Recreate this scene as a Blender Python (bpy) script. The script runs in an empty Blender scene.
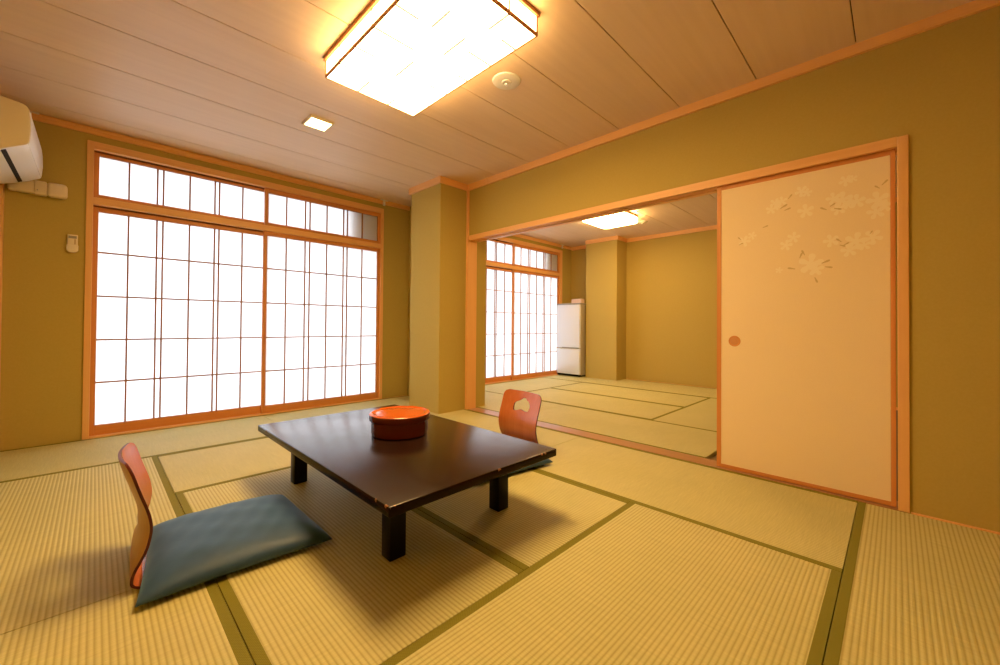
import bpy, bmesh, math, random
from mathutils import Vector, Matrix
random.seed(7)
D = bpy.data
COL = bpy.context.scene.collection
PI = math.pi

# ------------------------------------------------------------------ measured places (metres)
EYE = 0.925
XL, XR, XR2 = -0.50, 2.892, 6.596          # side walls: wall by the air conditioner, partition face, far wall of second room
YW, YB = 4.56, -0.78                       # window wall, wall behind the camera
XP2 = 3.02                                 # partition face in the second room
ZC = 2.46                                  # ceiling
TRIM = 2.405                               # underside of ceiling trim

# ------------------------------------------------------------------ materials
def new_mat(name):
    m = D.materials.new(name); m.use_nodes = True
    nt = m.node_tree
    for n in list(nt.nodes): nt.nodes.remove(n)
    out = nt.nodes.new('ShaderNodeOutputMaterial')
    return m, nt, out

def N(nt, t, **kw):
    n = nt.nodes.new(t)
    for k, v in kw.items():
        if k in n.inputs: n.inputs[k].default_value = v
        else: setattr(n, k, v)
    return n

def bsdf(nt, out, col=None, rough=0.5, spec=0.5, **kw):
    b = nt.nodes.new('ShaderNodeBsdfPrincipled')
    if col is not None: b.inputs['Base Color'].default_value = (*col, 1)
    b.inputs['Roughness'].default_value = rough
    b.inputs['Specular IOR Level'].default_value = spec
    for k, v in kw.items(): b.inputs[k].default_value = v
    nt.links.new(b.outputs[0], out.inputs[0])
    return b

def ramp(nt, stops):
    r = nt.nodes.new('ShaderNodeValToRGB')
    e = r.color_ramp.elements
    while len(e) < len(stops): e.new(0.5)
    for q, (p, c) in zip(e, stops):
        q.position = p; q.color = (*c, 1)
    return r

def coords(nt, scale=(1, 1, 1)):
    tc = nt.nodes.new('ShaderNodeTexCoord')
    mp = nt.nodes.new('ShaderNodeMapping')
    mp.inputs['Scale'].default_value = scale
    nt.links.new(tc.outputs['Object'], mp.inputs[0])
    return mp.outputs[0]

def plain(name, col, rough=0.5, spec=0.5, **kw):
    m, nt, out = new_mat(name)
    bsdf(nt, out, col, rough, spec, **kw)
    return m

def speckled(name, c1, c2, scale, rough=0.9, spec=0.2, bump=0.0, dist=0.002, sc=(1, 1, 1), **kw):
    m, nt, out = new_mat(name)
    b = bsdf(nt, out, c1, rough, spec, **kw)
    v = coords(nt, sc)
    n = N(nt, 'ShaderNodeTexNoise'); n.inputs['Scale'].default_value = scale; n.inputs['Detail'].default_value = 6
    nt.links.new(v, n.inputs['Vector'])
    r = ramp(nt, [(0.3, c1), (0.7, c2)])
    nt.links.new(n.outputs['Fac'], r.inputs[0]); nt.links.new(r.outputs[0], b.inputs['Base Color'])
    if bump:
        bp = N(nt, 'ShaderNodeBump'); bp.inputs['Strength'].default_value = bump; bp.inputs['Distance'].default_value = dist
        nt.links.new(n.outputs['Fac'], bp.inputs['Height']); nt.links.new(bp.outputs[0], b.inputs['Normal'])
    return m

def wood(name, c1, c2, axis, rough=0.45, spec=0.4, fine=60, coarse=5):
    """grain streaks that run along one axis"""
    m, nt, out = new_mat(name)
    b = bsdf(nt, out, c1, rough, spec)
    s = [fine, fine, fine]; s['xyz'.index(axis)] = 1.2
    v = coords(nt, s)
    n = N(nt, 'ShaderNodeTexNoise'); n.inputs['Scale'].default_value = 1.0; n.inputs['Detail'].default_value = 5
    n.inputs['Distortion'].default_value = 0.4
    nt.links.new(v, n.inputs['Vector'])
    s2 = [coarse, coarse, coarse]; s2['xyz'.index(axis)] = 0.5
    v2 = coords(nt, s2)
    n2 = N(nt, 'ShaderNodeTexNoise'); n2.inputs['Scale'].default_value = 1.0; n2.inputs['Detail'].default_value = 3
    nt.links.new(v2, n2.inputs['Vector'])
    mx = N(nt, 'ShaderNodeMath', operation='ADD'); 
    nt.links.new(n.outputs['Fac'], mx.inputs[0]); nt.links.new(n2.outputs['Fac'], mx.inputs[1])
    hf = N(nt, 'ShaderNodeMath', operation='MULTIPLY'); hf.inputs[1].default_value = 0.5
    nt.links.new(mx.outputs[0], hf.inputs[0])
    r = ramp(nt, [(0.35, c1), (0.65, c2)])
    nt.links.new(hf.outputs[0], r.inputs[0]); nt.links.new(r.outputs[0], b.inputs['Base Color'])
    return m

def emit(name, col, strength):
    m, nt, out = new_mat(name)
    e = N(nt, 'ShaderNodeEmission'); e.inputs['Color'].default_value = (*col, 1); e.inputs['Strength'].default_value = strength
    nt.links.new(e.outputs[0], out.inputs[0])
    return m

WARM = (1.0, 0.62, 0.24)
L_MAIN, L_SIDE, L_SMALL, L_SECOND, SKY = 29.5, 16.0, 26.0, 35.0, 5.5

WD1, WD2 = (0.79, 0.43, 0.16), (0.85, 0.50, 0.205)
M = {}
M['wall'] = speckled('wall_plaster', (0.475, 0.368, 0.104), (0.495, 0.384, 0.112), 90, 0.95, 0.1, 0.25, 0.001)
M['wall_pillar'] = M['wall']
for ax in 'xyz':
    M['wood_' + ax] = wood('pale_wood_' + ax, WD1, WD2, ax)
    M['rail_' + ax] = wood('shoji_wood_' + ax, (0.60, 0.23, 0.060), (0.68, 0.30, 0.088), ax)
M['sill'] = wood('sill_wood', (0.38, 0.19, 0.095), (0.45, 0.24, 0.12), 'y', 0.35)
M['light_stop'] = plain('light_stop_shade', (0.28, 0.12, 0.04), 0.7, 0.2)  # wood darkened to put shade into the slots above the screens
M['kumiko'] = plain('lattice_wood', (0.36, 0.17, 0.075), 0.7, 0.2)
M['ceil'] = wood('ceiling_board', (0.72, 0.54, 0.36), (0.78, 0.60, 0.41), 'x', 0.40, 0.35, fine=26, coarse=2.5)
M['ceil_back'] = plain('ceiling_gap', (0.10, 0.05, 0.02), 0.9, 0.1)
M['fusuma'] = speckled('fusuma_paper', (0.86, 0.70, 0.44), (0.89, 0.73, 0.465), 240, 0.75, 0.2, 0.06, 0.0005)
M['petal'] = plain('printed_petal', (0.92, 0.80, 0.56), 0.45, 0.4)
M['leaf'] = plain('printed_leaf', (0.64, 0.48, 0.23), 0.6, 0.3)
M['black'] = plain('black_plastic', (0.006, 0.006, 0.007), 0.5, 0.1)
M['white'] = plain('white_plastic', (0.80, 0.78, 0.74), 0.38, 0.45)
M['cream'] = plain('cream_plastic', (0.74, 0.66, 0.50), 0.45, 0.4)
M['duct'] = plain('beige_plastic', (0.72, 0.62, 0.44), 0.5, 0.4)
M['grey'] = plain('grey_plastic', (0.30, 0.29, 0.27), 0.45, 0.4)
M['metal'] = plain('bright_metal', (0.75, 0.72, 0.68), 0.25, 0.5, Metallic=1.0)
M['lamp'] = emit('lamp_diffuser', WARM, L_MAIN)
M['lamp_side'] = emit('lamp_side_diffuser', WARM, L_SIDE)
M['lamp_small'] = emit('downlight_diffuser', WARM, L_SMALL)
M['lamp_second'] = emit('second_lamp_diffuser', WARM, L_SECOND)
M['lamp_frame'] = wood('lamp_wood', (0.42, 0.17, 0.05), (0.50, 0.21, 0.065), 'y')
M['lamp_stick'] = emit('lamp_diffuser_line', (1.0, 0.82, 0.45), 0.8)
M['pipe'] = plain('pipe', (0.6, 0.55, 0.45), 0.5)

def paper_mat():
    m, nt, out = new_mat('shoji_paper')
    t = N(nt, 'ShaderNodeBsdfTranslucent'); t.inputs['Color'].default_value = (0.80, 0.81, 0.83, 1)
    d = N(nt, 'ShaderNodeBsdfDiffuse'); d.inputs['Color'].default_value = (0.80, 0.76, 0.70, 1)
    mx = N(nt, 'ShaderNodeMixShader'); mx.inputs[0].default_value = 0.40
    nt.links.new(t.outputs[0], mx.inputs[1]); nt.links.new(d.outputs[0], mx.inputs[2])
    nt.links.new(mx.outputs[0], out.inputs[0])
    return m
M['paper'] = paper_mat()

def tatami_mat_material():
    """rush weave: ribs 15 mm apart run along the mat's own long (x) axis"""
    m, nt, out = new_mat('tatami_rush')
    b = bsdf(nt, out, (0.6, 0.43, 0.15), 0.62, 0.25)
    tc = nt.nodes.new('ShaderNodeTexCoord')
    sx = nt.nodes.new('ShaderNodeSeparateXYZ'); nt.links.new(tc.outputs['Object'], sx.inputs[0])
    mu = N(nt, 'ShaderNodeMath', operation='MULTIPLY'); mu.inputs[1].default_value = 2 * PI / 0.0155
    nt.links.new(sx.outputs['Y'], mu.inputs[0])
    si = N(nt, 'ShaderNodeMath', operation='SINE'); nt.links.new(mu.outputs[0], si.inputs[0])
    ab = N(nt, 'ShaderNodeMath', operation='MULTIPLY_ADD'); ab.inputs[1].default_value = 0.5; ab.inputs[2].default_value = 0.5
    nt.links.new(si.outputs[0], ab.inputs[0])
    rib = ramp(nt, [(0.0, (0.43, 0.385, 0.155)), (0.35, (0.555, 0.52, 0.24)), (1.0, (0.60, 0.57, 0.28))])
    nt.links.new(ab.outputs[0], rib.inputs[0])
    # single rushes lie across the ribs
    mp = nt.nodes.new('ShaderNodeMapping'); mp.inputs['Scale'].default_value = (420, 9, 9)
    nt.links.new(tc.outputs['Object'], mp.inputs[0])
    n = N(nt, 'ShaderNodeTexNoise'); n.inputs['Scale'].default_value = 1.0; n.inputs['Detail'].default_value = 2
    nt.links.new(mp.outputs[0], n.inputs['Vector'])
    n2 = N(nt, 'ShaderNodeTexNoise'); n2.inputs['Scale'].default_value = 2.2; n2.inputs['Detail'].default_value = 4
    nt.links.new(tc.outputs['Object'], n2.inputs['Vector'])
    r1 = ramp(nt, [(0.25, (0.86, 0.86, 0.84)), (0.75, (1.06, 1.05, 1.02))]); nt.links.new(n.outputs['Fac'], r1.inputs[0])
    r2 = ramp(nt, [(0.3, (0.94, 0.95, 0.92)), (0.7, (1.03, 1.02, 1.02))]); nt.links.new(n2.outputs['Fac'], r2.inputs[0])
    m1 = N(nt, 'ShaderNodeMix', data_type='RGBA', blend_type='MULTIPLY'); m1.inputs[0].default_value = 1
    nt.links.new(rib.outputs[0], m1.inputs[6]); nt.links.new(r1.outputs[0], m1.inputs[7])
    m2 = N(nt, 'ShaderNodeMix', data_type='RGBA', blend_type='MULTIPLY'); m2.inputs[0].default_value = 1
    nt.links.new(m1.outputs[2], m2.inputs[6]); nt.links.new(r2.outputs[0], m2.inputs[7])
    nt.links.new(m2.outputs[2], b.inputs['Base Color'])
    bp = N(nt, 'ShaderNodeBump'); bp.inputs['Strength'].default_value = 0.4; bp.inputs['Distance'].default_value = 0.002
    nt.links.new(ab.outputs[0], bp.inputs['Height']); nt.links.new(bp.outputs[0], b.inputs['Normal'])
    return m
M['tatami'] = tatami_mat_material()

def heri_material():
    m, nt, out = new_mat('border_cloth')
    b = bsdf(nt, out, (0.2, 0.18, 0.02), 0.8, 0.2)
    v = coords(nt, (1, 1, 1))
    ck = N(nt, 'ShaderNodeTexChecker'); ck.inputs['Scale'].default_value = 260
    ck.inputs['Color1'].default_value = (0.235, 0.215, 0.030, 1); ck.inputs['Color2'].default_value = (0.165, 0.155, 0.018, 1)
    nt.links.new(v, ck.inputs['Vector']); nt.links.new(ck.outputs[0], b.inputs['Base Color'])
    return m
M['heri'] = heri_material()

def lacquer():
    """dark brown lacquer, worn through to the wood in spots along the edges"""
    m, nt, out = new_mat('dark_lacquer')
    b = bsdf(nt, out, (0.016, 0.006, 0.004), 0.2, 0.5)
    tc = nt.nodes.new('ShaderNodeTexCoord'); sx = nt.nodes.new('ShaderNodeSeparateXYZ')
    nt.links.new(tc.outputs['Object'], sx.inputs[0])
    def edge(axis, half):
        a = N(nt, 'ShaderNodeMath', operation='ABSOLUTE'); nt.links.new(sx.outputs[axis], a.inputs[0])
        s = N(nt, 'ShaderNodeMath', operation='SUBTRACT'); s.inputs[0].default_value = half; nt.links.new(a.outputs[0], s.inputs[1])
        return s.outputs[0]
    mn = N(nt, 'ShaderNodeMath', operation='MINIMUM')
    nt.links.new(edge('X', 0.4495), mn.inputs[0]); nt.links.new(edge('Y', 0.7435), mn.inputs[1])
    lt = N(nt, 'ShaderNodeMath', operation='LESS_THAN'); lt.inputs[1].default_value = 0.006
    nt.links.new(mn.outputs[0], lt.inputs[0])
    n = N(nt, 'ShaderNodeTexNoise'); n.inputs['Scale'].default_value = 34; n.inputs['Detail'].default_value = 3
    nt.links.new(tc.outputs['Object'], n.inputs['Vector'])
    gt = N(nt, 'ShaderNodeMath', operation='GREATER_THAN'); gt.inputs[1].default_value = 0.66
    nt.links.new(n.outputs['Fac'], gt.inputs[0])
    zz = N(nt, 'ShaderNodeMath', operation='GREATER_THAN'); zz.inputs[1].default_value = 0.008
    nt.links.new(sx.outputs['Z'], zz.inputs[0])
    ml = N(nt, 'ShaderNodeMath', operation='MULTIPLY'); nt.links.new(lt.outputs[0], ml.inputs[0]); nt.links.new(gt.outputs[0], ml.inputs[1])
    ml2 = N(nt, 'ShaderNodeMath', operation='MULTIPLY'); nt.links.new(ml.outputs[0], ml2.inputs[0]); nt.links.new(zz.outputs[0], ml2.inputs[1])
    mx = N(nt, 'ShaderNodeMix', data_type='RGBA'); nt.links.new(ml2.outputs[0], mx.inputs[0])
    mx.inputs[6].default_value = (0.016, 0.006, 0.004, 1); mx.inputs[7].default_value = (0.30, 0.14, 0.06, 1)
    nt.links.new(mx.outputs[2], b.inputs['Base Color'])
    ge = nt.nodes.new('ShaderNodeNewGeometry'); sn = nt.nodes.new('ShaderNodeSeparateXYZ')
    nt.links.new(ge.outputs['Normal'], sn.inputs[0])
    mr = N(nt, 'ShaderNodeMapRange'); mr.inputs['From Min'].default_value = 0.5; mr.inputs['From Max'].default_value = 0.95
    mr.inputs['To Min'].default_value = 0.10; mr.inputs['To Max'].default_value = 0.65       # bright top reflection and dark sides put in by face tilt
    nt.links.new(sn.outputs['Z'], mr.inputs['Value']); nt.links.new(mr.outputs[0], b.inputs['Specular IOR Level'])
    n2 = N(nt, 'ShaderNodeTexNoise'); n2.inputs['Scale'].default_value = 6; n2.inputs['Detail'].default_value = 5
    nt.links.new(tc.outputs['Object'], n2.inputs['Vector'])
    rr = ramp(nt, [(0.3, (0.20, 0.20, 0.20)), (0.75, (0.24, 0.24, 0.24))]); nt.links.new(n2.outputs['Fac'], rr.inputs[0])
    nt.links.new(rr.outputs[0], b.inputs['Roughness'])
    return m
M['lacquer'] = lacquer()
M['lacquer_leg'] = plain('black_lacquer_leg', (0.006, 0.005, 0.006), 0.35, 0.15)
M['ply_face'] = wood('reddish_plywood', (0.42, 0.105, 0.022), (0.50, 0.14, 0.032), 'z', 0.25, 0.5, fine=50, coarse=6)
M['ply_back'] = wood('brown_plywood', (0.36, 0.17, 0.035), (0.42, 0.21, 0.05), 'z', 0.35, 0.4, fine=50, coarse=6)
M['ply_edge'] = plain('dark_red_plywood_edge', (0.10, 0.012, 0.010), 0.4, 0.4)
M['bowl_lid'] = plain('vermilion_lacquer', (0.50, 0.10, 0.012), 0.16, 0.5)
M['bowl_body'] = plain('vermilion_lacquer_shaded', (0.115, 0.013, 0.004), 0.24, 0.5)  # same vermilion lacquer, with the shade of the sides put into its colour
M['cushion'] = speckled('teal_velvet', (0.015, 0.058, 0.140), (0.022, 0.072, 0.170), 14, 0.55, 0.5, 0.3, 0.003)
bs = [n for n in M['cushion'].node_tree.nodes if n.type == 'BSDF_PRINCIPLED'][0]
bs.inputs['Sheen Weight'].default_value = 0.42; bs.inputs['Sheen Roughness'].default_value = 0.45
bs.inputs['Sheen Tint'].default_value = (0.35, 0.70, 1.0, 1)
M['fridge_door'] = plain('white_enamel', (0.72, 0.77, 0.88), 0.3, 0.5)
M['fridge_body'] = plain('grey_enamel', (0.45, 0.40, 0.30), 0.35, 0.5)
M['tissue_box'] = plain('pink_card', (0.78, 0.60, 0.52), 0.7, 0.2)
M['tissue'] = plain('white_tissue', (0.85, 0.82, 0.80), 0.9, 0.1)
M['opaque_grey'] = speckled('sky_block_grey', (0.42, 0.38, 0.33), (0.5, 0.46, 0.40), 8)

# ------------------------------------------------------------------ mesh building
class MB:
    def __init__(self): self.bm = bmesh.new()
    def box(self, lo, hi, bev=0.0, mi=0, seg=2):
        x0, y0, z0 = lo; x1, y1, z1 = hi
        b = self.bm
        v = [b.verts.new(p) for p in ((x0,y0,z0),(x1,y0,z0),(x1,y1,z0),(x0,y1,z0),(x0,y0,z1),(x1,y0,z1),(x1,y1,z1),(x0,y1,z1))]
        fs = [b.faces.new([v[i] for i in q]) for q in ((3,2,1,0),(4,5,6,7),(0,1,5,4),(1,2,6,5),(2,3,7,6),(3,0,4,7))]
        for f in fs: f.material_index = mi
        if bev > 0:
            ed = list({e for f in fs for e in f.edges})
            r = bmesh.ops.bevel(b, geom=ed, offset=bev, segments=seg, affect='EDGES', profile=0.5)
            for f in r['faces']: f.material_index = mi
        return self
    def prism(self, pts, axis, a, c, mi=0, bev=0.0):
        """extrude a 2D outline (in the two other axes, in order) from a to c along axis"""
        def P(p, t):
            if axis == 'x': return (t, p[0], p[1])
            if axis == 'y': return (p[0], t, p[1])
            return (p[0], p[1], t)
        b = self.bm
        A = [b.verts.new(P(p, a)) for p in pts]; Cc = [b.verts.new(P(p, c)) for p in pts]
        fs = [b.faces.new(A), b.faces.new(Cc[::-1])]
        n = len(pts)
        for i in range(n): fs.append(b.faces.new((A[i], Cc[i], Cc[(i+1) % n], A[(i+1) % n])))
        for f in fs: f.material_index = mi
        bmesh.ops.recalc_face_normals(b, faces=fs)
        if bev > 0:
            ed = [e for e in fs[0].edges] + [e for e in fs[1].edges]
            bmesh.ops.bevel(b, geom=ed, offset=bev, segments=2, affect='EDGES', profile=0.5)
        return self
    def lathe(self, prof, n=64, c=(0, 0), mi=0):
        b = self.bm; rings = []
        for r, z in prof:
            if r < 1e-6: rings.append([b.verts.new((c[0], c[1], z))])
            else: rings.append([b.verts.new((c[0] + r*math.cos(2*PI*k/n), c[1] + r*math.sin(2*PI*k/n), z)) for k in range(n)])
        fs = []
        for p, q in zip(rings, rings[1:]):
            if len(p) == 1 and len(q) == 1: continue
            for k in range(n):
                j = (k + 1) % n
                if len(p) == 1: fs.append(b.faces.new((p[0], q[k], q[j])))
                elif len(q) == 1: fs.append(b.faces.new((p[k], q[0], p[j])))
                else: fs.append(b.faces.new((p[k], q[k], q[j], p[j])))
        for f in fs: f.material_index = mi; f.smooth = True
        bmesh.ops.recalc_face_normals(b, faces=fs)
        return self
    def grille(self, x0, x1, z0, z1, vs, hs, wv, wh, rim, ya, yb, mi=0):
        """bars and a thin rim in one connected sheet, ya..yb thick"""
        xi = sorted([(x0, x0+rim), (x1-rim, x1)] + [(c-wv, c+wv) for c in vs])
        zi = sorted([(z0, z0+rim), (z1-rim, z1)] + [(c-wh, c+wh) for c in hs])
        xs = [t for i in xi for t in i]; zs = [t for i in zi for t in i]
        full = lambda i, k: 0 <= i < len(xs)-1 and 0 <= k < len(zs)-1 and (i % 2 == 0 or k % 2 == 0)
        b = self.bm; cache = {}
        def V(i, y, k):
            if (i, y, k) not in cache: cache[(i, y, k)] = b.verts.new((xs[i], y, zs[k]))
            return cache[(i, y, k)]
        fs = []
        for i in range(len(xs)-1):
            for k in range(len(zs)-1):
                if not full(i, k): continue
                fs.append(b.faces.new((V(i, ya, k), V(i+1, ya, k), V(i+1, ya, k+1), V(i, ya, k+1))))
                fs.append(b.faces.new((V(i, yb, k), V(i, yb, k+1), V(i+1, yb, k+1), V(i+1, yb, k))))
                for (di, dk, a, c) in ((-1, 0, (i, k), (i, k+1)), (1, 0, (i+1, k), (i+1, k+1)), (0, -1, (i, k), (i+1, k)), (0, 1, (i, k+1), (i+1, k+1))):
                    if not full(i+di, k+dk):
                        fs.append(b.faces.new((V(a[0], ya, a[1]), V(c[0], ya, c[1]), V(c[0], yb, c[1]), V(a[0], yb, a[1]))))
        bmesh.ops.recalc_face_normals(b, faces=fs)
        for f in fs: f.material_index = mi
        return self
    def xform(self, mat): bmesh.ops.transform(self.bm, matrix=mat, verts=self.bm.verts); return self
    def build(self, name, mat, parent=None, smooth=False, loc=None):
        me = D.meshes.new(name)
        self.bm.to_mesh(me); self.bm.free()
        for m in (mat if isinstance(mat, (list, tuple)) else [mat]): me.materials.append(m)
        if smooth:
            for p in me.polygons: p.use_smooth = True
            try: me.set_sharp_from_angle(angle=math.radians(40))
            except Exception: pass
        o = D.objects.new(name, me); COL.objects.link(o)
        if parent is not None: o.parent = parent
        if loc is not None: o.location = loc
        return o

def thing(name, label, cat, loc=(0, 0, 0), rz=0.0, group=None):
    o = D.objects.new(name, None); COL.objects.link(o)
    o.empty_display_size = 0.1
    o.location = loc; o.rotation_euler = (0, 0, rz)
    o['label'] = label; o['category'] = cat
    if group: o['group'] = group
    return o

def tag(o, label, cat, group=None):
    o['label'] = label; o['category'] = cat
    if group: o['group'] = group
    return o

def struct(o, label=None, cat=None):
    o['kind'] = 'structure'
    if label: o['label'] = label
    if cat: o['category'] = cat
    return o

# ------------------------------------------------------------------ the shell of the two rooms
def room_shell():
    m = MB(); m.box((XL-0.15, YB-0.15, -0.12), (XR2+0.15, YW+0.16, -0.031))
    struct(m.build('floor', plain('subfloor', (0.25, 0.17, 0.09), 0.8)), 'wooden subfloor under the tatami of both rooms', 'floor')
    m = MB()
    gap = 0.0022
    k = -2
    for xa, xb in ((XL, XR), (XP2, XR2)):
        k = -3
        while True:
            y0 = 0.150 + 0.4622*k; y1 = y0 + 0.4622
            k += 1
            if y1 < YB: continue
            if y0 > YW: break
            a = max(y0 + gap, YB); b2 = min(y1 - gap, YW)
            if b2 - a > 0.01: m.box((xa, a, ZC), (xb, b2, ZC + 0.012), 0.0018, 0, 1)
    m.box((XL-0.15, YB-0.15, ZC + 0.011), (XR2+0.15, YW+0.16, ZC + 0.1), mi=1)
    for v in m.bm.verts: v.co.z += 0.0035*v.co.y        # the ceiling rises a little towards the windows
    struct(m.build('ceiling', [M['ceil'], M['ceil_back']]), 'pale wood board ceiling with thin dark joints', 'ceiling')
    # window wall with the two window openings
    m = MB(); Z0 = -0.03
    xs = [(XL-0.15, -0.045), (2.505, XP2+0.10), (XP2+0.10, 3.668), (6.25, XR2+0.15)]
    for a, b in xs: m.box((a, YW, Z0), (b, YW+0.16, ZC+0.02))
    for a, b in ((-0.045, 2.505), (3.668, 6.25)):
        m.box((a, YW, 2.352), (b, YW+0.16, ZC+0.02))
        m.box((a, YW, Z0-0.06), (b, YW+0.16, -0.001))
    struct(m.build('wall_north', M['wall']), 'olive plaster wall around the two shoji windows', 'wall')
    m = MB(); m.box((XL-0.15, YB, Z0), (XL, YW, ZC+0.02))
    struct(m.build('wall_west', M['wall']), 'olive plaster wall carrying the air conditioner', 'wall')
    m = MB(); m.box((XL-0.15, YB-0.15, Z0), (XR2+0.15, YB, ZC+0.02))
    struct(m.build('wall_south', M['wall']), 'olive plaster wall behind the viewer', 'wall')
    m = MB(); m.box((XR2, YB, Z0), (XR2+0.15, YW, ZC+0.02))
    struct(m.build('wall_east', M['wall']), 'olive plaster end wall of the second room', 'wall')
    m = MB()
    m.box((XR, YB, Z0), (XP2, -0.03, ZC+0.02))
    m.box((XR, -0.03, 1.89), (XP2, 3.36, ZC+0.02))
    m.box((XR, 3.92, Z0), (XP2, YW, ZC+0.02))
    struct(m.build('wall_partition', M['wall']), 'olive plaster wall above and beside the sliding door opening', 'wall')
    m = MB(); m.box((2.517, 3.375, Z0), (3.178, 3.925, ZC+0.02), 0.004)
    struct(m.build('pillar_1', M['wall']), 'square olive plaster pillar at the end of the sliding door opening', 'pillar')
    m = MB(); m.box((6.254, 3.387, Z0), (XR2+0.02, 4.0, ZC+0.02), 0.004)
    struct(m.build('pillar_2', M['wall']), 'square olive plaster pillar beside the refrigerator', 'pillar')
    # ceiling trim, one run per wall
    t, zz = 0.024, (TRIM, ZC+0.022)
    n = 0
    def tr(lo, hi, ax):
        nonlocal n
        n += 1
        struct(MB().box(lo, hi, 0.003).build('trim_%d' % n, M['wood_' + ax]))
    tr((XL, YW-t, 2.424), (XR, YW, zz[1]), 'x')
    tr((XL, YB, zz[0]), (XL+t, YW-t, zz[1]), 'y')
    tr((XR-t, YB, zz[0]), (XR, 3.345, zz[1]), 'y')
    tr((2.517-t, 3.375-t, zz[0]), (2.87, 3.375, zz[1]), 'x')
    tr((2.517-t, 3.375, zz[0]), (2.517, 3.945, zz[1]), 'y')
    tr((XP2, YW-t, 2.424), (XR2, YW, zz[1]), 'x')
    tr((XR2-t, YB, zz[0]), (XR2, 3.387-t, zz[1]), 'y')
    tr((6.254-t, 3.387-t, zz[0]), (XR2, 3.387, zz[1]), 'x')
    tr((6.254-t, 3.387, zz[0]), (6.254, 4.0, zz[1]), 'y')
    tr((XR2-t, 4.0, zz[0]), (XR2, YW-t, zz[1]), 'y')
    tr((XP2, YB, zz[0]), (XP2+t, 3.375, zz[1]), 'y')
    # strips of wood where the walls meet the mats
    n = 0
    def bb(side, lo, hi, ax): struct(MB().box(lo, hi, 0.002).build('baseboard_' + side, M['wood_' + ax]))
    bb('partition', (XR-0.010, YB, -0.03), (XR, -0.052, 0.006), 'y')
    bb('east', (XR2-0.010, YB, -0.03), (XR2, 3.387, 0.004), 'y')
    bb('north', (2.53, YW-0.008, -0.03), (XR, YW, 0.003), 'x')
    bb('west', (XL, YB, -0.03), (XL+0.010, YW, 0.004), 'y')
    # post in the corner by the air conditioner
    struct(MB().box((XL, YW-0.045, 0.0), (XL+0.030, YW, TRIM), 0.003).build('trim_12', M['wood_z']), 'wooden post in the corner under the air conditioner', 'post')
    # opaque boxes added close behind the high shoji corners to block the sky
    m = MB()
    m.box((2.115, 4.662, 1.93), (2.504, 4.74, 2.351)); m.box((5.823, 4.662, 1.93), (6.249, 4.74, 2.351))
    struct(m.build('sky_block', M['opaque_grey']), 'opaque box behind the high window corners, placed to block daylight', 'wall')
room_shell()

# ------------------------------------------------------------------ windows
def window_frame(idx, x0, x1, rj, label):
    """jambs, head, transom and sill in wood; x0/x1 are the outer edges"""
    w = D.objects.new('window_%d' % idx, None); COL.objects.link(w); w.location = (x0, YW, 0)
    struct(w, label, 'window')
    L = x1 - x0; f, bk = -0.016, 0.10
    MB().box((0, f, 0), (0.040, bk, 2.37), 0.003).build('jamb', M['wood_z'], w)
    MB().box((L-rj, f, 0), (L, bk, 2.37), 0.003).build('jamb', M['wood_z'], w)
    m = MB(); m.box((0.04, f, 2.312), (L-rj, 0.034, 2.37), 0.002); m.box((0.04, 0.030, 2.338), (L-rj, bk, 2.37), 0.002)
    m.build('head', M['wood_x'], w)
    m = MB(); m.box((0.04, f, 1.870), (L-rj, 0.034, 1.925), 0.002); m.box((0.04, 0.030, 1.897), (L-rj, bk, 1.925), 0.002)
    m.build('transom', M['wood_x'], w)
    MB().box((0.04, 0.074, 2.275), (L-rj, bk, 2.340), 0.002).build('head_light_stop', M['light_stop'], w)  # added strips keep daylight out so the slots look dark
    MB().box((0.04, 0.074, 1.832), (L-rj, bk, 1.899), 0.002).build('transom_light_stop', M['light_stop'], w)
    MB().box((0.04, f, -0.03), (L-rj, bk, 0.014), 0.003).build('sill', M['wood_x'], w)
window_frame(1, -0.061, 2.522, 0.036, 'wide wooden window frame with shoji beside the air conditioner')
window_frame(2, 3.652, 6.290, 0.072, 'wide wooden window frame with shoji in the second room')

def shoji(x0, x1, z0, z1, yf, px, pz, vs, hs, label, group, stile_front=True):
    """sliding screen: outer edges x0..x1, z0..z1; front face at yf; paper opening px, pz; lattice bars vs, hs.
    All in-plane numbers are given as seen on the wall plane and carried to the screen's own plane."""
    k = (yf + 0.012) / YW
    X = lambda v: v * k
    Z = lambda v: EYE + (v - EYE) * k
    th = 0.028
    t = thing('shoji_screen', label, 'shoji screen', (X((x0+x1)/2), yf + th/2, max(Z(z0), 0.014)), 0, group)
    ox, oz = X((x0+x1)/2), max(Z(z0), 0.014)
    a, b = X(x0)-ox, X(x1)-ox
    p, q = X(px[0])-ox, X(px[1])-ox
    zb, zt = 0.0, Z(z1)-oz
    u, v = Z(pz[0])-oz, Z(pz[1])-oz
    h = th/2
    MB().box((a, -h, zb), (p, h, zt), 0.002).build('stile', M['rail_z'], t)
    MB().box((q, -h, zb), (b, h, zt), 0.002).build('stile', M['rail_z'], t)
    MB().box((p, -h+0.001, zb), (q, h, u), 0.002).build('bottom_rail', M['rail_x'], t)
    MB().box((p, -h+0.001, v), (q, h, zt), 0.002).build('top_rail', M['rail_x'], t)
    m = MB()
    m.grille(p, q, u, v, [X(c)-ox for c in vs], [Z(c)-oz for c in hs], 0.0058, 0.0060, 0.0020, -h+0.005, h-0.008)
    m.build('lattice', M['kumiko'], t)
    MB().box((p-0.004, h-0.008, u-0.004), (q+0.004, h-0.0073, v+0.004)).build('paper', M['paper'], t)

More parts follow.
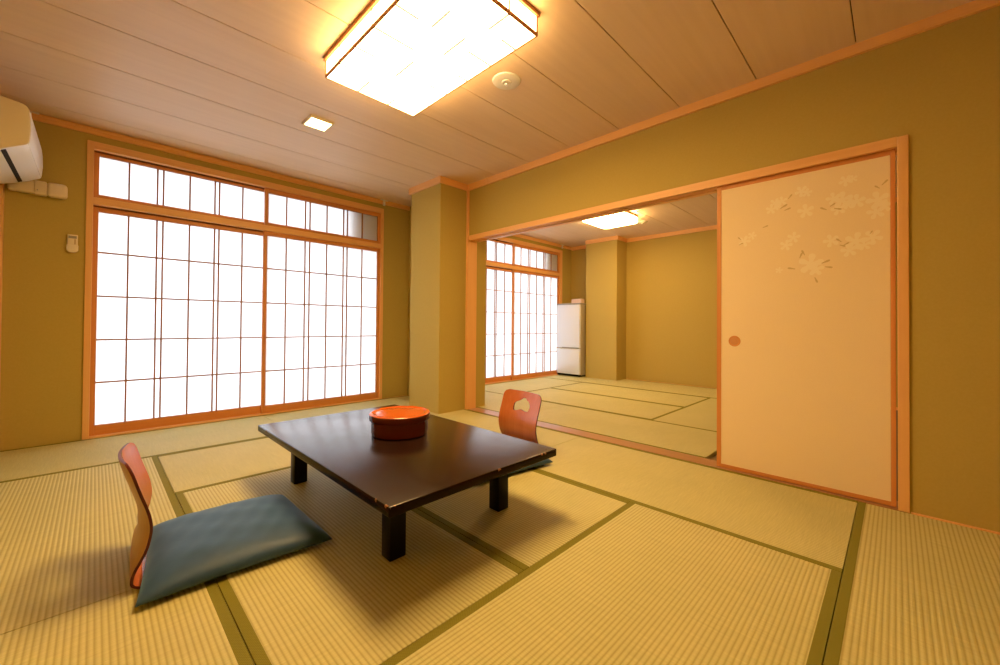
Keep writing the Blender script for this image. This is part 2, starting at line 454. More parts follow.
VL = [0.187, 0.368, 0.408, 0.593, 0.781, 0.816, 1.006]
VR = [1.405, 1.594, 1.642, 1.826, 2.017, 2.062, 2.245]
HL = [0.442, 0.785, 1.136, 1.488]
YF, YK = YW + 0.006, YW + 0.038           # near and far track
OFF = 3.708
for off, room, gp in ((0.0, 'beside the air conditioner', 'shoji screens of the large window'), (OFF, 'in the second room', 'shoji screens of the second room window')):
    s = lambda l: [v + off for v in l]
    xr = 2.486 if off == 0 else 2.515
    where = 'of the big front window' if off == 0 else 'of the second room window'
    shoji(-0.021+off, 1.228+off, 0.014, 1.847, YK, (0.008+off, 1.196+off), (0.100, 1.815), s(VL), HL, 'tall shoji screen %s, half next to the remote control' % where if off == 0 else 'tall shoji screen %s, half beside the pillar edge' % where, gp)
    shoji(1.190+off, xr+off, 0.014, 1.864, YF, (1.223+off, 2.442+off), (0.090, 1.825), s(VR), HL, 'tall shoji screen %s, inner half next to the plaster pillar' % where if off == 0 else 'tall shoji screen %s, half next to the refrigerator' % where, gp)
    shoji(-0.021+off, 1.232+off, 1.925, 2.285, YK, (0.008+off, 1.200+off), (1.950, 2.264), s(VL), [], 'low upper shoji screen %s, half next to the air conditioner' % where if off == 0 else 'low upper shoji screen %s, half beside the pillar edge' % where, gp)
    shoji(1.197+off, xr+off, 1.925, 2.305, YF, (1.230+off, 2.442+off), (1.955, 2.260), s(VR), [], 'low upper shoji screen %s, with a tan corner behind it' % where if off == 0 else 'low upper shoji screen %s, above the refrigerator half' % where, gp)

# curtain rails along the top of the window wall
def curtain_rail(x0, x1, label):
    t = thing('curtain_rail', label, 'rail', ((x0+x1)/2, YW-0.024, 2.448), 0, 'rails under the ceiling trim')
    L = (x1-x0)/2
    MB().box((-L, -0.012, 0.004), (L, 0, 0.020), 0.003).build('rail', M['wood_x'], t)
    for s in (-1, 1):
        m = MB(); m.box((s*L-0.012, -0.024, -0.044), (s*L+0.012, 0, 0.018), 0.003)
        m.box((s*L-0.05, -0.030, 0.016), (s*L+0.05, 0, 0.026), 0.003)
        m.build('end_cap', M['white'], t)
curtain_rail(-0.36, 2.51, 'thin wooden rail with pale end caps above the big shoji window')
curtain_rail(3.72, 6.25, 'thin wooden rail with a pale end cap above the second room window')

# ------------------------------------------------------------------ sliding door opening
def door_opening():
    w = D.objects.new('door_1', None); COL.objects.link(w); w.location = (XR, 0, 0)
    struct(w, 'wooden frame of the wide sliding door opening between the rooms', 'door frame')
    dx = XP2 - XR
    MB().box((-0.012, -0.048, 0), (dx+0.010, -0.006, 1.908), 0.003).build('jamb', M['wood_z'], w)
    # post against the pillar, running up to the ceiling trim
    MB().box((-0.021, 3.345, 0), (dx-0.012, 3.375, 1.90), 0.002).build('corner_post', M['wood_z'], w)
    MB().box((-0.021, 3.345, 1.90), (0.0, 3.375, ZC+0.02), 0.002).build('corner_strip', M['wood_z'], w)
    m = MB()
    for a, b in ((-0.012, 0.014), (0.044, 0.054), (0.084, dx+0.008)): m.box((a, -0.006, 1.858), (b, 3.345, 1.875), 0.0015)
    m.box((-0.012, -0.006, 1.874), (dx+0.008, 3.345, 1.910), 0.002)
    m.build('grooved_lintel', M['wood_y'], w)
    m = MB()
    m.box((-0.004, -0.006, -0.03), (dx+0.010, 3.345, 0.0025), 0.001)
    m.build('sill', M['sill'], w)
door_opening()

def fusuma():
    y0, y1, z0, z1 = 0.0005, 0.848, 0.005, 1.862
    t = thing('fusuma_door', 'cream paper sliding door with pale blossom print and orange wood rim', 'sliding door', (XR+0.030, (y0+y1)/2, z0))
    W, H = (y1-y0)/2, z1-z0; bw, br = 0.026, 0.019
    # border of four strips
    MB().box((-0.011, -W, 0), (0.011, -W+br, H), 0.002).build('stile', M['rail_z'], t)
    MB().box((-0.011, W-bw, 0), (0.011, W, H), 0.002).build('stile', M['rail_z'], t)
    MB().box((-0.0105, -W+br, 0), (0.0105, W-bw, 0.022), 0.002).build('bottom_rail', M['rail_y'], t)
    MB().box((-0.0105, -W+br, H-0.030), (0.0105, W-bw, H), 0.002).build('top_rail', M['rail_y'], t)
    m = MB(); xf = -0.0075; layer = [0.0003]
    m.box((xf, -W+0.02, 0.018), (0.0075, W-0.02, H-0.03))
    cy = (y0+y1)/2
    kk = (XR+0.030+xf)/XR
    def petal(y, z, L, wd, ang, mi):
        y, z = y*kk - cy, EYE + (z-EYE)*kk - z0
        pts = []
        for j in range(10):
            a = 2*PI*j/10
            u = L*(0.5 + 0.5*math.cos(a)); v = wd*math.sin(a)*(0.55+0.45*math.cos(a) if math.cos(a) > -0.5 else 0.6)
            pts.append((y + u*math.cos(ang) - v*math.sin(ang), z + u*math.sin(ang) + v*math.cos(ang)))
        layer[0] += 0.000004
        vs = [m.bm.verts.new((xf-layer[0], p[0], p[1])) for p in pts]
        f = m.bm.faces.new(vs); f.material_index = mi
        f.normal_update()
        if f.normal.x > 0: f.normal_flip()
    def flower(y, z, r, a0=None):
        a0 = random.random()*PI if a0 is None else a0
        for j in range(5): petal(y, z, r, r*0.42, a0 + 2*PI*j/5, 1)
    def leaf(y, z, r, a): petal(y, z, r*0.72, r*0.15, a, 2)
    for y, z, r in [(.391,1.722,.034),(.365,1.708,.026),(.520,1.680,.030),(.486,1.684,.030),(.540,1.645,.030),(.505,1.655,.022),(.371,1.603,.042),
                    (.209,1.632,.048),(.246,1.648,.036),(.225,1.585,.036),(.185,1.600,.026),(.150,1.612,.040),(.066,1.600,.050),(.073,1.540,.040),(.040,1.566,.034),
                    (.683,1.471,.036),(.640,1.500,.026),(.428,1.457,.034),(.465,1.416,.034),(.257,1.413,.038),(.154,1.396,.050),(.181,1.350,.038),(.120,1.370,.030),
                    (.086,1.408,.042),(.348,1.292,.062),(.325,1.260,.04),(.195,1.735,.032),(.165,1.738,.022),(.500,1.270,.020)]:
        flower(y, z, r)
    for y, z, r, a in [(.455,1.690,.045,.9),(.495,1.640,.06,.5),(.475,1.625,.05,.3),(.700,1.480,.04,2.3),(.715,1.450,.04,.4),(.585,1.540,.045,.3),(.275,1.590,.05,2.6),
                       (.262,1.605,.04,.6),(.245,1.592,.05,-.3),(.212,1.400,.045,2.4),(.205,1.380,.04,.5),(.222,1.385,.04,-.4),(.400,1.330,.05,1.2),(.375,1.345,.05,2.0),
                       (.420,1.270,.055,2.9),(.300,1.290,.06,.4),(.285,1.270,.05,-.2),(.330,1.215,.05,-1.2),(.098,1.425,.03,1.0),(.052,1.675,.05,.8),(.058,1.660,.04,2.4)]:
        leaf(y, z, r, PI - a)
    m.build('paper_panel', [M['fusuma'], M['petal'], M['leaf']], t)
    # round recessed finger pull
    cyp, czp = 0.738*kk - cy, EYE + (0.836-EYE)*kk - z0
    m = MB()
    m.lathe([(0.026, 0.0008), (0.029, 0.0030), (0.0325, 0.0032), (0.0345, 0.0016), (0.0345, 0.0)], 40)
    m.lathe([(0.0, 0.0004), (0.0265, 0.0006)], 40, mi=1)
    m.xform(Matrix.Translation((xf, cyp, czp)) @ Matrix.Rotation(-PI/2, 4, 'Y'))
    m.build('finger_pull', [M['rail_z'], plain('pull_dish', (0.60, 0.28, 0.10), 0.35, 0.5)], t, smooth=True)
fusuma()

# ------------------------------------------------------------------ tatami
def tatami(x0, x1, y0, y1, along, label, group):
    g = 0.0012
    x0 += g; x1 -= g; y0 += g; y1 -= g
    if along == 'x': L, Wd, rz = x1-x0, y1-y0, 0.0
    else: L, Wd, rz = y1-y0, x1-x0, PI/2
    t = thing('tatami_mat', label, 'tatami mat', ((x0+x1)/2, (y0+y1)/2, -0.03), rz, group)
    MB().box((-L/2, -Wd/2, 0), (L/2, Wd/2, 0.0295), 0.002).build('rush_mat', M['tatami'], t)
    for s in (-1, 1):
        a, b = sorted((s*Wd/2, s*(Wd/2-0.031)))
        MB().box((-L/2, a, 0.020), (L/2, b, 0.0305), 0.0012).build('cloth_border', M['heri'], t)
G1, G2 = 'tatami mats of the front room', 'tatami mats of the second room'
tatami(XL+.01, 1.20, 3.655, YW-.004, 'x', 'tatami mat along the big window sill, under the remote control end', G1)
tatami(1.20, XR-.006, 3.655, YW-.004, 'x', 'tatami mat along the big window sill, pillar end behind the table', G1)
tatami(XL+.01, 0.318, 1.886, 3.655, 'y', 'ribbed tatami mat behind the legless chair with the long shadow on it', G1)
tatami(XL+.01, 0.318, 0.085, 1.886, 'y', 'ribbed tatami mat in the bottom corner of the photo below the teal cushion', G1)
tatami(0.318, 2.00, 2.770, 3.655, 'x', 'smooth grey-lit tatami mat between window strip and table', G1)
tatami(0.318, 1.153, 1.002, 2.770, 'y', 'tatami mat under the table front leg and the teal cushion', G1)
tatami(1.153, 2.00, 1.002, 2.770, 'y', 'tatami mat under the table side facing the sliding door', G1)
tatami(0.318, 2.00, 0.146, 1.002, 'x', 'wide ribbed tatami mat in front of the table at the bottom centre', G1)
tatami(2.00, XR-.006, 1.880, 3.655, 'y', 'tatami mat at the door sill behind the far legless chair', G1)
tatami(2.00, XR-.006, 0.146, 1.880, 'y', 'tatami mat along the sill below the cream sliding door', G1)
tatami(1.10, XR-.012, -0.755, 0.146, 'x', 'tatami mat in the bottom corner of the photo below the door jamb', G1)
tatami(XP2+.012, 3.895, 2.76, 4.552, 'y', 'second room tatami mat beside the plaster pillar edge and far window', G2)
tatami(XP2+.012, 3.895, 0.96, 2.76, 'y', 'second room tatami mat just beyond the door sill', G2)
tatami(3.895, 5.665, 3.655, 4.552, 'x', 'second room tatami mat in front of the far window', G2)
tatami(3.895, 4.785, 1.746, 3.655, 'y', 'middle tatami mat of the second room nearer the door sill', G2)
tatami(4.785, 5.665, 1.746, 3.655, 'y', 'middle tatami mat of the second room farther from the door sill', G2)
tatami(3.895, 5.665, 0.85, 1.746, 'x', 'bright yellow second room tatami mat next to the sliding door edge', G2)
tatami(5.665, XR2-.012, 2.76, 4.552, 'y', 'second room tatami mat in front of the refrigerator', G2)
tatami(5.665, XR2-.012, 0.96, 2.76, 'y', 'second room tatami mat along the bare end wall', G2)

# ------------------------------------------------------------------ low table
def low_table():
    x0, x1, y0, y1, zt, th = 0.677, 1.576, 1.166, 2.653, 0.333, 0.036
    t = thing('low_table', 'dark brown lacquered low table with four black square legs', 'table', ((x0+x1)/2, (y0+y1)/2, 0))
    a, b = (x1-x0)/2, (y1-y0)/2
    MB().box((-a, -b, -th/2), (a, b, th/2), 0.005, seg=3).build('tabletop', M['lacquer'], t, smooth=True, loc=(0, 0, zt-th/2))
    lx, ly = 0.072, 0.068
    for cx in (0.818+lx/2, 1.487-lx/2):
        for cy in (1.400+ly/2, 2.460+ly/2):
            MB().box((-lx/2, -ly/2, 0), (lx/2, ly/2, zt-th), 0.004).build('leg', M['lacquer_leg'], t, smooth=True, loc=(cx-(x0+x1)/2, cy-(y0+y1)/2, 0))
low_table()

# ------------------------------------------------------------------ lidded bowl
def bowl():
    t = thing('lidded_bowl', 'round vermilion lacquer box with flat lid on the low table', 'lidded bowl', (1.180, 1.930, 0.333))
    MB().lathe([(0, 0.001), (0.120, 0.001), (0.134, 0.0), (0.140, 0.005), (0.1425, 0.02), (0.1425, 0.076), (0.138, 0.078), (0, 0.078)], 96).build('body', M['bowl_body'], t, smooth=True).scale = (1.055, 1.055, 1.055)
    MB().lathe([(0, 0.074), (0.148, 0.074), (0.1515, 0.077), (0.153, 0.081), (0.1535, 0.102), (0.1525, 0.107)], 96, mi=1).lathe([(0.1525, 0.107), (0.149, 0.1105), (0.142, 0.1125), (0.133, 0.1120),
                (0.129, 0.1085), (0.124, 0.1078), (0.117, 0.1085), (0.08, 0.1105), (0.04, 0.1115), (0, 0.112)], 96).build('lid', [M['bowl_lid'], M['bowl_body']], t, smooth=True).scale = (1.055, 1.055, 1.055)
bowl()

# ------------------------------------------------------------------ legless chairs
EDGE = [(0.455, 0.010), (0.20, 0.010), (0.060, 0.010), (0.030, 0.012), (0.012, 0.022), (0.004, 0.036), (0.009, 0.066), (0.025, 0.100), (0.043, 0.142), (0.053, 0.195),
        (0.051, 0.235), (0.042, 0.275), (0.022, 0.338), (0.000, 0.415), (-0.004, 0.437)]
CUT = [(-0.091, 0.338), (-0.089, 0.302), (-0.072, 0.295), (-0.049, 0.299), (-0.022, 0.307), (0.0, 0.305), (0.022, 0.301), (0.054, 0.3), (0.071, 0.311), (0.079, 0.334), (0.074, 0.352),
       (0.056, 0.37), (0.035, 0.378), (0.021, 0.39), (-0.001, 0.392), (-0.019, 0.384), (-0.037, 0.372), (-0.056, 0.363), (-0.078, 0.354)]
def catmull(pts, n, closed=False):
    out = []
    m = len(pts)
    rng = range(m) if closed else range(m-1)
    for i in rng:
        g = (lambda k: pts[k % m]) if closed else (lambda k: pts[min(max(k, 0), m-1)])
        p0, p1, p2, p3 = g(i-1), g(i), g(i+1), g(i+2)
        for j in range(n):
            t = j/n
            out.append(tuple(0.5*((2*b) + (-a+c)*t + (2*a-5*b+4*c-d)*t*t + (-a+3*b-3*c+d)*t**3) for a, b, c, d in zip(p0, p1, p2, p3)))
    if not closed: out.append(tuple(pts[-1]))
    return out

def shell_mesh(path, W, part, cut):
    """bent sheet 8 mm thick: front face material 0, back 1, edges 2"""
    prof = catmull(path, 6)
    # resample evenly
    acc = [0]
    for a, b in zip(prof, prof[1:]): acc.append(acc[-1] + math.dist(a, b))
    n = max(8, int(acc[-1]/0.009))
    pr = []
    for i in range(n+1):
        s = acc[-1]*i/n
        k = max(j for j in range(len(acc)) if acc[j] <= s + 1e-9); k = min(k, len(prof)-2)
        f = (s-acc[k])/max(acc[k+1]-acc[k], 1e-9)
        pr.append((prof[k][0]*(1-f)+prof[k+1][0]*f, prof[k][1]*(1-f)+prof[k+1][1]*f))
    nw = 44; th = 0.0085
    bm = bmesh.new(); F, B = [], []
    for i, (x, z) in enumerate(pr):
        a, b = pr[max(i-1, 0)], pr[min(i+1, n)]
        tx, tz = b[0]-a[0], b[1]-a[1]; l = math.hypot(tx, tz); tx, tz = tx/l, tz/l
        nx, nz = tz, -tx                       # towards the sitter (forward / up)
        half = W/2
        d_end = (acc[-1]*(n-i)/n) if part == 'back' else acc[-1]*i/n
        r = 0.045 if part == 'back' else 0.06
        if d_end < r: half = W/2 - r + math.sqrt(max(r*r-(r-d_end)**2, 0))
        sag = 0.034*min(1, max(0, (z-0.03)/0.16)) if part == 'back' else 0
        fr, bk = [], []
        for j in range(nw+1):
            y = -half + 2*half*j/nw
            xo = x - sag*(1-(2*y/W)**2)
            fr.append(bm.verts.new((xo + nx*th/2, y, z + nz*th/2))); bk.append(bm.verts.new((xo - nx*th/2, y, z - nz*th/2)))
        F.append(fr); B.append(bk)
    for i in range(n):
        for j in range(nw):
            bm.faces.new((F[i][j], F[i][j+1], F[i+1][j+1], F[i+1][j])).material_index = 0
            bm.faces.new((B[i][j], B[i+1][j], B[i+1][j+1], B[i][j+1])).material_index = 1
    def rim(a, b):
        for k in range(len(a)-1): bm.faces.new((a[k], a[k+1], b[k+1], b[k])).material_index = 2
    rim([r[0] for r in F], [r[0] for r in B]); rim([r[-1] for r in B], [r[-1] for r in F])
    rim(B[0], F[0]); rim(F[-1], B[-1])
    bmesh.ops.remove_doubles(bm, verts=bm.verts, dist=1e-6)
    bmesh.ops.recalc_face_normals(bm, faces=bm.faces)
    me = D.meshes.new('shell'); bm.to_mesh(me); bm.free()
    mats = [M['ply_face'], M['ply_back'], M['ply_edge']]
    for mm in mats: me.materials.append(mm)
    if cut:
        o = D.objects.new('tmp', me); COL.objects.link(o)
        c = MB(); c.prism(catmull(CUT, 5, True), 'x', -0.2, 0.2, mi=2)
        cm = D.meshes.new('cut'); c.bm.to_mesh(cm); c.bm.free()
        for mm in mats: cm.materials.append(mm)
        co = D.objects.new('tmpcut', cm); COL.objects.link(co)
        md = o.modifiers.new('b', 'BOOLEAN'); md.operation = 'DIFFERENCE'; md.object = co; md.solver = 'EXACT'
        bpy.context.view_layer.update()
        me2 = D.meshes.new_from_object(o.evaluated_get(bpy.context.evaluated_depsgraph_get()))
        D.objects.remove(o); D.objects.remove(co)
        me = me2
    for p in me.polygons: p.use_smooth = True
    try: me.set_sharp_from_angle(angle=math.radians(50))
    except Exception: pass
    return me
SEAT_ME = shell_mesh(EDGE[:4], 0.41, 'seat', False)
BACK_ME = shell_mesh(EDGE[3:], 0.41, 'back', True)
def zaisu(x, y, deg, label):
    t = thing('legless_chair', label, 'floor chair', (x, y, 0), math.radians(deg), 'legless floor chairs at the table')
    for nm, me in (('seat_board', SEAT_ME), ('backrest', BACK_ME)):
        o = D.objects.new(nm, me); COL.objects.link(o); o.parent = t
zaisu(0.109, 2.055, -4.0, 'reddish bent plywood legless chair under the big teal cushion, seen edge-on')
zaisu(2.212, 1.953, 172.8, 'reddish legless chair back with cloud-shaped hole beyond the table')

def cushion(x, y, deg, label, z=0.0145, w=0.59, d=0.585, seed=1, group=None, taper=0.0):
    rnd = random.Random(seed)
    bm = bmesh.new(); n = 48
    top, bot = [], []
    ph = [rnd.random()*6 for _ in range(6)]
    for i in range(n+1):
        tr_, br_ = [], []
        for j in range(n+1):
            # denser towards the rim
            u = math.sin((i/n*2-1)*PI/2); v = math.sin((j/n*2-1)*PI/2)
            px = u*w/2*(1-0.035*(1-v*v)*abs(u))*(1-taper*(v+1)/2); py = v*d/2*(1-0.035*(1-u*u)*abs(v))
            e = max(0.0, (1-abs(u)**3.2)*(1-abs(v)**3.2))
            h = 0.074*e**0.45
            wr = 0.0028*math.sin(9*u+4*v+ph[0])*math.sin(7*v-3*u+ph[1]) + 0.0016*math.sin(21*u-13*v+ph[2])
            h += wr*e
            rim = 0.012*(1-e)
            tr_.append(bm.verts.new((px, py, rim*0.5 + 0.004 + h))); br_.append(bm.verts.new((px, py, rim*0.5)))
        top.append(tr_); bot.append(br_)
    for i in range(n):
        for j in range(n):
            bm.faces.new((top[i][j], top[i+1][j], top[i+1][j+1], top[i][j+1]))
            bm.faces.new((bot[i][j], bot[i][j+1], bot[i+1][j+1], bot[i+1][j]))
    for k in range(n):
        for (a, b, c, d_) in ((top[k][0], bot[k][0], bot[k+1][0], top[k+1][0]), (top[k+1][n], bot[k+1][n], bot[k][n], top[k][n]),
                              (top[0][k+1], bot[0][k+1], bot[0][k], top[0][k]), (top[n][k], bot[n][k], bot[n][k+1], top[n][k+1])):
            bm.faces.new((a, b, c, d_))
    bmesh.ops.recalc_face_normals(bm, faces=bm.faces)
    me = D.meshes.new('floor_cushion'); bm.to_mesh(me); bm.free(); me.materials.append(M['cushion'])
    for p in me.polygons: p.use_smooth = True
    o = D.objects.new('floor_cushion', me); COL.objects.link(o)
    o.location = (x, y, z); o.rotation_euler = (0, 0, math.radians(deg))
    tag(o, label, 'cushion', group)
cushion(0.423, 2.003, -3.0, 'teal floor cushion on the edge-on legless chair in full view', w=0.612, d=0.60, taper=0.13, group='teal floor cushions')
cushion(1.895, 1.950, 172.0, 'dark floor cushion mostly hidden under the table edge by the far chair', seed=4, group='teal floor cushions')

# ------------------------------------------------------------------ main ceiling lamp
def main_lamp():
    x0, x1, y0, y1, z0, z1 = 0.915, 1.512, 1.248, 2.340, 2.345, 2.458
    cx, cy = (x0+x1)/2, (y0+y1)/2
    t = thing('ceiling_lamp', 'large boxy ceiling lamp with thin brown wooden edges, glowing', 'ceiling lamp', (cx, cy, z0))
    a, b, h = (x1-x0)/2, (y1-y0)/2, z1-z0
    m = MB(); e, eh, et = 0.008, 0.018, 0.014
    for sx in (-1, 1):
        for sy in (-1, 1):
            xa, xb = sorted((sx*a, sx*(a-e))); ya, yb = sorted((sy*b, sy*(b-e)))
            m.box((xa, ya, 0), (xb, yb, h), 0.001)
        xa, xb = sorted((sx*a, sx*(a-e)))
        m.box((xa, -b+e, 0), (xb, b-e, eh), 0.001)
    for sy in (-1, 1):
        ya, yb = sorted((sy*b, sy*(b-e)))
        m.box((-a+e, ya, 0), (a-e, yb, eh), 0.001)
    m.box((-a-0.008, -b-0.008, h-et), (a+0.008, b+0.008, h+0.010), 0.001)
    m.build('wooden_frame', M['lamp_frame'], t)
    # glowing box; stick shade painted as dim strips, cut short where glare hides it
    m = MB(); s = 0.0065
    m.box((-a+0.006, -b+0.006, 0.004), (a-0.006, b-0.006, h-0.014), mi=2)
    for f in m.bm.faces:
        if sum(v.co.z for v in f.verts)/len(f.verts) < 0.005: f.material_index = 0
    def along_y(x, ya, yb): m.box((x-s, ya, 0.0032), (x+s, yb, 0.0042), mi=1)
    def along_x(y, xa, xb): m.box((xa, y-s, 0.0032), (xb, y+s, 0.0042), mi=1)
    along_y(-0.10, 0.40, b-e); along_y(0.10, 0.46, b-e); along_y(-0.02, 0.06, 0.24); along_y(0.06, -0.28, -0.10); along_y(-0.10, -0.36, -0.22); along_y(0.10, -b+e, -0.40)
    for y, l in ((0.365, 0.12), (0.175, 0.11), (-0.02, 0.22), (-0.215, 0.12), (-0.40, 0.12)): along_x(y, -a+e, -a+e+l)
    for y, l in ((0.365, 0.10), (0.175, 0.12), (-0.02, 0.08), (-0.215, 0.16), (-0.40, 0.10)): along_x(y, a-e-l, a-e)
    for sx in (-1, 1):
        xa, xb = sorted((sx*(a-0.0065), sx*(a-0.0050)))
        for y in (0.365, 0.0, -0.365): m.box((xa, y-s, e), (xb, y+s, h-0.014), mi=1)
    for y in (-b+0.0050, b-0.0065):
        for x in (-0.1, 0.1): m.box((x-s, y, e*0.7), (x+s, y+0.0015, h-0.014), mi=1)
    m.build('diffuser', [M['lamp'], M['lamp_stick'], M['lamp_side']], t)
main_lamp()

def downlight():
    t = thing('downlight', 'small square ceiling downlight near the big shoji window', 'downlight', (1.185, 3.150, ZC+0.011))
    a = 0.088
    m = MB()
    for lo, hi in (((-a, -a), (a, -a+0.014)), ((-a, a-0.014), (a, a)), ((-a, -a+0.014), (-a+0.014, a-0.014)), ((a-0.014, -a+0.014), (a, a-0.014))):
        m.box((lo[0], lo[1], -0.016), (hi[0], hi[1], 0.0), 0.002)
    m.build('rim', M['cream'], t)
    MB().box((-a+0.013, -a+0.013, -0.013), (a-0.013, a-0.013, -0.003), 0.002).build('diffuser', M['lamp_small'], t)
downlight()

def detector():
    t = thing('ceiling_detector', 'round white disc with small metal centre on the ceiling beside the big lamp', 'detector', (1.803, 1.740, ZC+0.006))
    MB().lathe([(0, -0.010), (0.045, -0.010), (0.078, -0.009), (0.087, -0.006), (0.090, 0.0)], 64).build('plate', M['white'], t, smooth=True)
    MB().lathe([(0.020, -0.010), (0.023, -0.015), (0.029, -0.015), (0.032, -0.010)], 40).build('ring', M['white'], t, smooth=True)
    m = MB(); m.lathe([(0, -0.026), (0.012, -0.026), (0.013, -0.023), (0.006, -0.021), (0.006, -0.010)], 24)
    m.box((-0.016, -0.002, -0.024), (-0.012, 0.002, -0.010)); m.box((0.012, -0.002, -0.024), (0.016, 0.002, -0.010))
    m.build('metal_head', M['metal'], t, smooth=True)
detector()

# ------------------------------------------------------------------ air conditioner, duct, remote
def air_conditioner():
    y0, y1 = 3.60, 4.40
    P = [(XL+0.004, 2.212), (-0.391, 2.206), (-0.358, 2.200), (-0.312, 2.192), (-0.297, 2.183), (-0.2875, 2.166), (-0.283, 2.120), (-0.281, 2.046), (-0.285, 1.985), (-0.289, 1.967), (-0.297, 1.957),
         (-0.318, 1.945), (-0.354, 1.925), (-0.39, 1.905), (XL+0.004, 1.868)]
    t = thing('air_conditioner', 'white wall air conditioner with dark outlet slot high in the corner', 'air conditioner', (XL, (y0+y1)/2, 2.0))
    O = (XL, (y0+y1)/2, 2.0)
    sh = [(x-O[0], z-O[2]) for x, z in P]
    MB().prism(sh, 'y', y0-O[1]+0.004, y1-O[1]-0.004, bev=0.003).build('body', M['white'], t, smooth=True)
    # end caps, a touch fuller than the body
    for ya, yb in ((y0, y0+0.012), (y1-0.012, y1)):
        c = [(x*1.0 + (0.0015 if i not in (0, len(sh)-1) else 0), z) for i, (x, z) in enumerate(sh)]
        MB().prism(c, 'y', ya-O[1], yb-O[1], bev=0.004).build('end_cap', M['cream'], t, smooth=True)  # cream stands in for warm lamplight on the end panel
    # front panel shell
    fp = [(x-O[0]+0.0025, z-O[2]) for x, z in P[5:10]] + [(x-O[0]-0.004, z-O[2]) for x, z in P[5:10]][::-1]
    MB().prism(fp, 'y', y0-O[1]+0.018, y1-O[1]-0.018).build('front_panel', M['white'], t)
    # outlet slot in the underside, lying along the slope
    x0s, x1s = -0.391, -0.372
    zf = lambda x: 1.905 + (x+0.39)*(0.020/0.036) - 2.0
    sl = [(x0s-O[0], zf(x0s)-0.0025), (x1s-O[0], zf(x1s)-0.0025), (x1s-O[0], zf(x1s)+0.004), (x0s-O[0], zf(x0s)+0.004)]
    MB().prism(sl, 'y', y0-O[1]+0.028, y1-O[1]-0.030).build('outlet_slot', M['black'], t)
air_conditioner()

def pipe_cover():
    t = thing('pipe_cover', 'beige pipe cover running from the corner under the air conditioner', 'pipe cover', (-0.31, YW, 1.918))
    def rounded(x0, x1, hz, d, name, bev, dz=0.0):
        MB().box((x0, -d, -hz+dz), (x1, 0, hz+dz), bev, seg=3).build(name, M['duct'], t, smooth=True)
    rounded(-0.142, 0.020, 0.046, 0.060, 'duct', 0.012)
    rounded(-0.02, 0.046, 0.052, 0.066, 'joint_collar', 0.012)
    rounded(0.044, 0.150, 0.054, 0.070, 'wall_cap', 0.022)
    MB().lathe([(0, -0.0665), (0.004, -0.0665), (0.004, -0.064)], 16).xform(Matrix.Translation((0.0, 0, -0.02)) @ Matrix.Rotation(-PI/2, 4, 'X') @ Matrix.Scale(-1, 4, (0, 0, 1)) @ Matrix.Scale(-1, 4, (0, 0, 1))).build('screw', M['grey'], t)
pipe_cover()

def remote():
    t = thing('remote_control', 'small white remote control in a wall holder beside the window frame', 'remote control', (-0.130, YW, 1.535))
    w, h = 0.029, 0.069
    MB().box((-w, -0.026, -h+0.012), (w, -0.008, h), 0.005, seg=3).build('case', M['cream'], t, smooth=True)
    MB().box((-w+0.007, -0.0268, h-0.030), (w-0.007, -0.024, h-0.010), 0.001).build('display', M['grey'], t)
    MB().box((w-0.019, -0.0268, h-0.075), (w-0.012, -0.0255, h-0.034), 0.0008).build('button_row', plain('tan_buttons', (0.5, 0.36, 0.2), 0.6), t)
    pts = [(-w-0.003, -0.012)] + [((w+0.003)*math.cos(a), -0.045+0.026*math.sin(a)) for a in [PI + PI*k/14 for k in range(15)]] + [(w+0.003, -0.012)]
    MB().prism(pts, 'y', -0.030, 0.0, bev=0.002).build('holder', M['cream'], t, smooth=True)
remote()

# ------------------------------------------------------------------ second room things
def second_lamp():
    x0, x1, y0, y1, z0 = 4.685, 5.345, 2.545, 3.10, 2.372
    cx, cy = (x0+x1)/2, (y0+y1)/2
    t = thing('ceiling_lamp', 'rounded square glowing ceiling lamp in the second room', 'ceiling lamp', (cx, cy, z0))
    a, b, r = (x1-x0)/2, (y1-y0)/2, 0.08
    def outline(k):
        o = []
        for sx, sy, s in ((1, 1, 0), (-1, 1, 1), (-1, -1, 2), (1, -1, 3)):
            for j in range(9):
                an = PI/2*s + PI/2*j/8
                o.append((sx*(a-r) + (r+k)*math.cos(an), sy*(b-r) + (r+k)*math.sin(an)))
        return o
    m = MB(); m.prism(outline(-0.004), 'z', 0.0, 0.070, bev=0.012)
    m.build('diffuser', M['lamp_second'], t, smooth=True)
    MB().prism(outline(0.003), 'z', 0.071, ZC-z0+0.009, bev=0.002).build('base_rim', M['lamp_frame'], t, smooth=True)
second_lamp()

def small_disc(x, y, r, label, name, g=None):
    t = thing(name, label, 'detector', (x, y, ZC+0.0035*y), 0, g)
    MB().lathe([(0, -0.024), (r*0.55, -0.024), (r*0.65, -0.016), (r*0.95, -0.012), (r, 0)], 40).build('plate', M['cream'], t, smooth=True)
    MB().lathe([(0, -0.034), (r*0.22, -0.034), (r*0.25, -0.023)], 24).build('sensor', M['white'], t, smooth=True)
small_disc(5.66, 2.66, 0.075, 'round pale ceiling disc beside the second room lamp', 'ceiling_detector')
small_disc(4.90, 1.83, 0.030, 'tiny pale ceiling knob just under the door lintel', 'ceiling_detector')

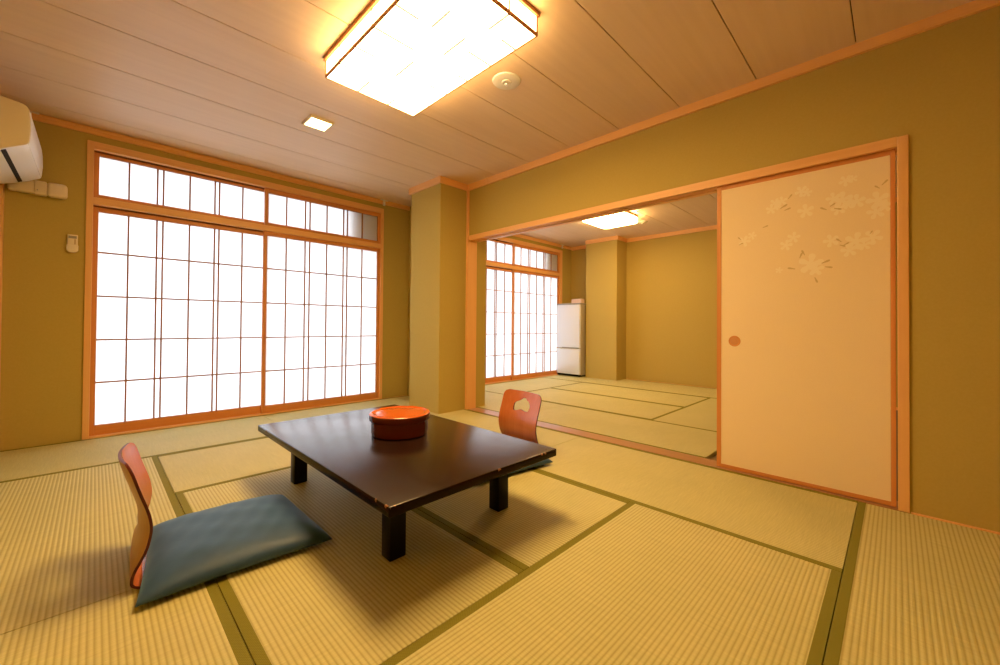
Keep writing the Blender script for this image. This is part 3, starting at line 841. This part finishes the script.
def fridge():
    x0, x1, y0, y1, H = 6.130, 6.585, 4.045, 4.548, 1.342
    t = thing('refrigerator', 'white two-door refrigerator standing in the far corner', 'refrigerator', (x0, (y0+y1)/2, 0))
    w = (y1-y0)/2; d = x1-x0
    MB().box((0.045, -w, 0.03), (d, w, H-0.012), 0.004).build('body', M['fridge_body'], t)
    MB().box((0.0, -w-0.001, H-0.026), (d, w+0.001, H), 0.004).build('top_cover', M['grey'], t)
    zs = 0.518
    u = MB().box((0.0, -w, zs+0.006), (0.042, w, H-0.028), 0.006, seg=3).build('door', M['fridge_door'], t, smooth=True)
    l = MB().box((0.0, -w, 0.045), (0.042, w, zs-0.010), 0.006, seg=3).build('door', M['fridge_door'], t, smooth=True)
    MB().box((-0.004, -w+0.01, zs+0.004), (0.02, w-0.12, zs+0.018), 0.002).build('handle', M['grey'], u)
    MB().box((-0.004, -w+0.06, zs-0.024), (0.02, w-0.06, zs-0.010), 0.002).build('handle', M['white'], l)
    MB().box((0.02, -w+0.004, 0.012), (d-0.02, w-0.004, 0.045)).build('gap_shade', M['black'], t)  # black box added as the dark gap under the doors
    for sx in (0.05, d-0.06):
        for sy in (-w+0.035, w-0.035):
            MB().lathe([(0, 0), (0.016, 0), (0.016, 0.014), (0, 0.014)], 16, (sx, sy)).build('foot', M['grey'], t)
fridge()
def tissue_box():
    t = thing('tissue_box', 'small pale pink box on top of the refrigerator', 'box', (6.29, 4.19, 1.342))
    MB().box((-0.055, -0.105, 0), (0.055, 0.105, 0.082), 0.004).build('carton', M['tissue_box'], t)
    MB().box((-0.030, -0.075, 0.080), (0.030, 0.075, 0.084), 0.002).build('paper_slot', M['tissue'], t)
tissue_box()

# ------------------------------------------------------------------ daylight
w = D.worlds.new('overcast'); bpy.context.scene.world = w; w.use_nodes = True
bg = w.node_tree.nodes.get('Background') or w.node_tree.nodes.new('ShaderNodeBackground')
bg.inputs[0].default_value = (0.86, 0.93, 1.0, 1); bg.inputs[1].default_value = SKY

# ------------------------------------------------------------------ camera
f_px, yaw, pitch, roll, cyp = 400.4987, 0.7911, 0.0109, 0.0076, 321.0621
c, s = math.cos(yaw), math.sin(yaw); cp, sp = math.cos(pitch), math.sin(pitch); cr, sr = math.cos(roll), math.sin(roll)
A = Matrix(((c, -s, 0), (s, c, 0), (0, 0, 1)))
B = Matrix(((1, 0, 0), (0, cp, sp), (0, -sp, cp)))
Cm = Matrix(((cr, 0, sr), (0, 1, 0), (-sr, 0, cr)))
R = Cm @ B @ A                                  # rows: right, forward, up
right, fwd, up = R[0], R[1], R[2]
cam = D.cameras.new('camera'); co = D.objects.new('camera', cam); COL.objects.link(co)
mw = Matrix.Identity(4)
for i in range(3):
    mw[i][0], mw[i][1], mw[i][2] = right[i], up[i], -fwd[i]
mw[2][3] = EYE
co.matrix_world = mw
cam.sensor_fit = 'HORIZONTAL'; cam.sensor_width = 36.0; cam.lens = f_px*36.0/1000.0
cam.shift_x = 0.0; cam.shift_y = (cyp - 332.5)/1000.0
cam.clip_start = 0.02; cam.clip_end = 100
sc = bpy.context.scene
sc.camera = co
sc.view_settings.view_transform = 'Standard'; sc.view_settings.look = 'None'
sc.view_settings.gamma = 1.0; sc.view_settings.use_curve_mapping = False
sc.view_settings.exposure = 0.26
sc.cycles.use_denoising = True
sc.cycles.max_bounces = 12; sc.cycles.diffuse_bounces = 8
sc.cycles.sample_clamp_indirect = 8.0
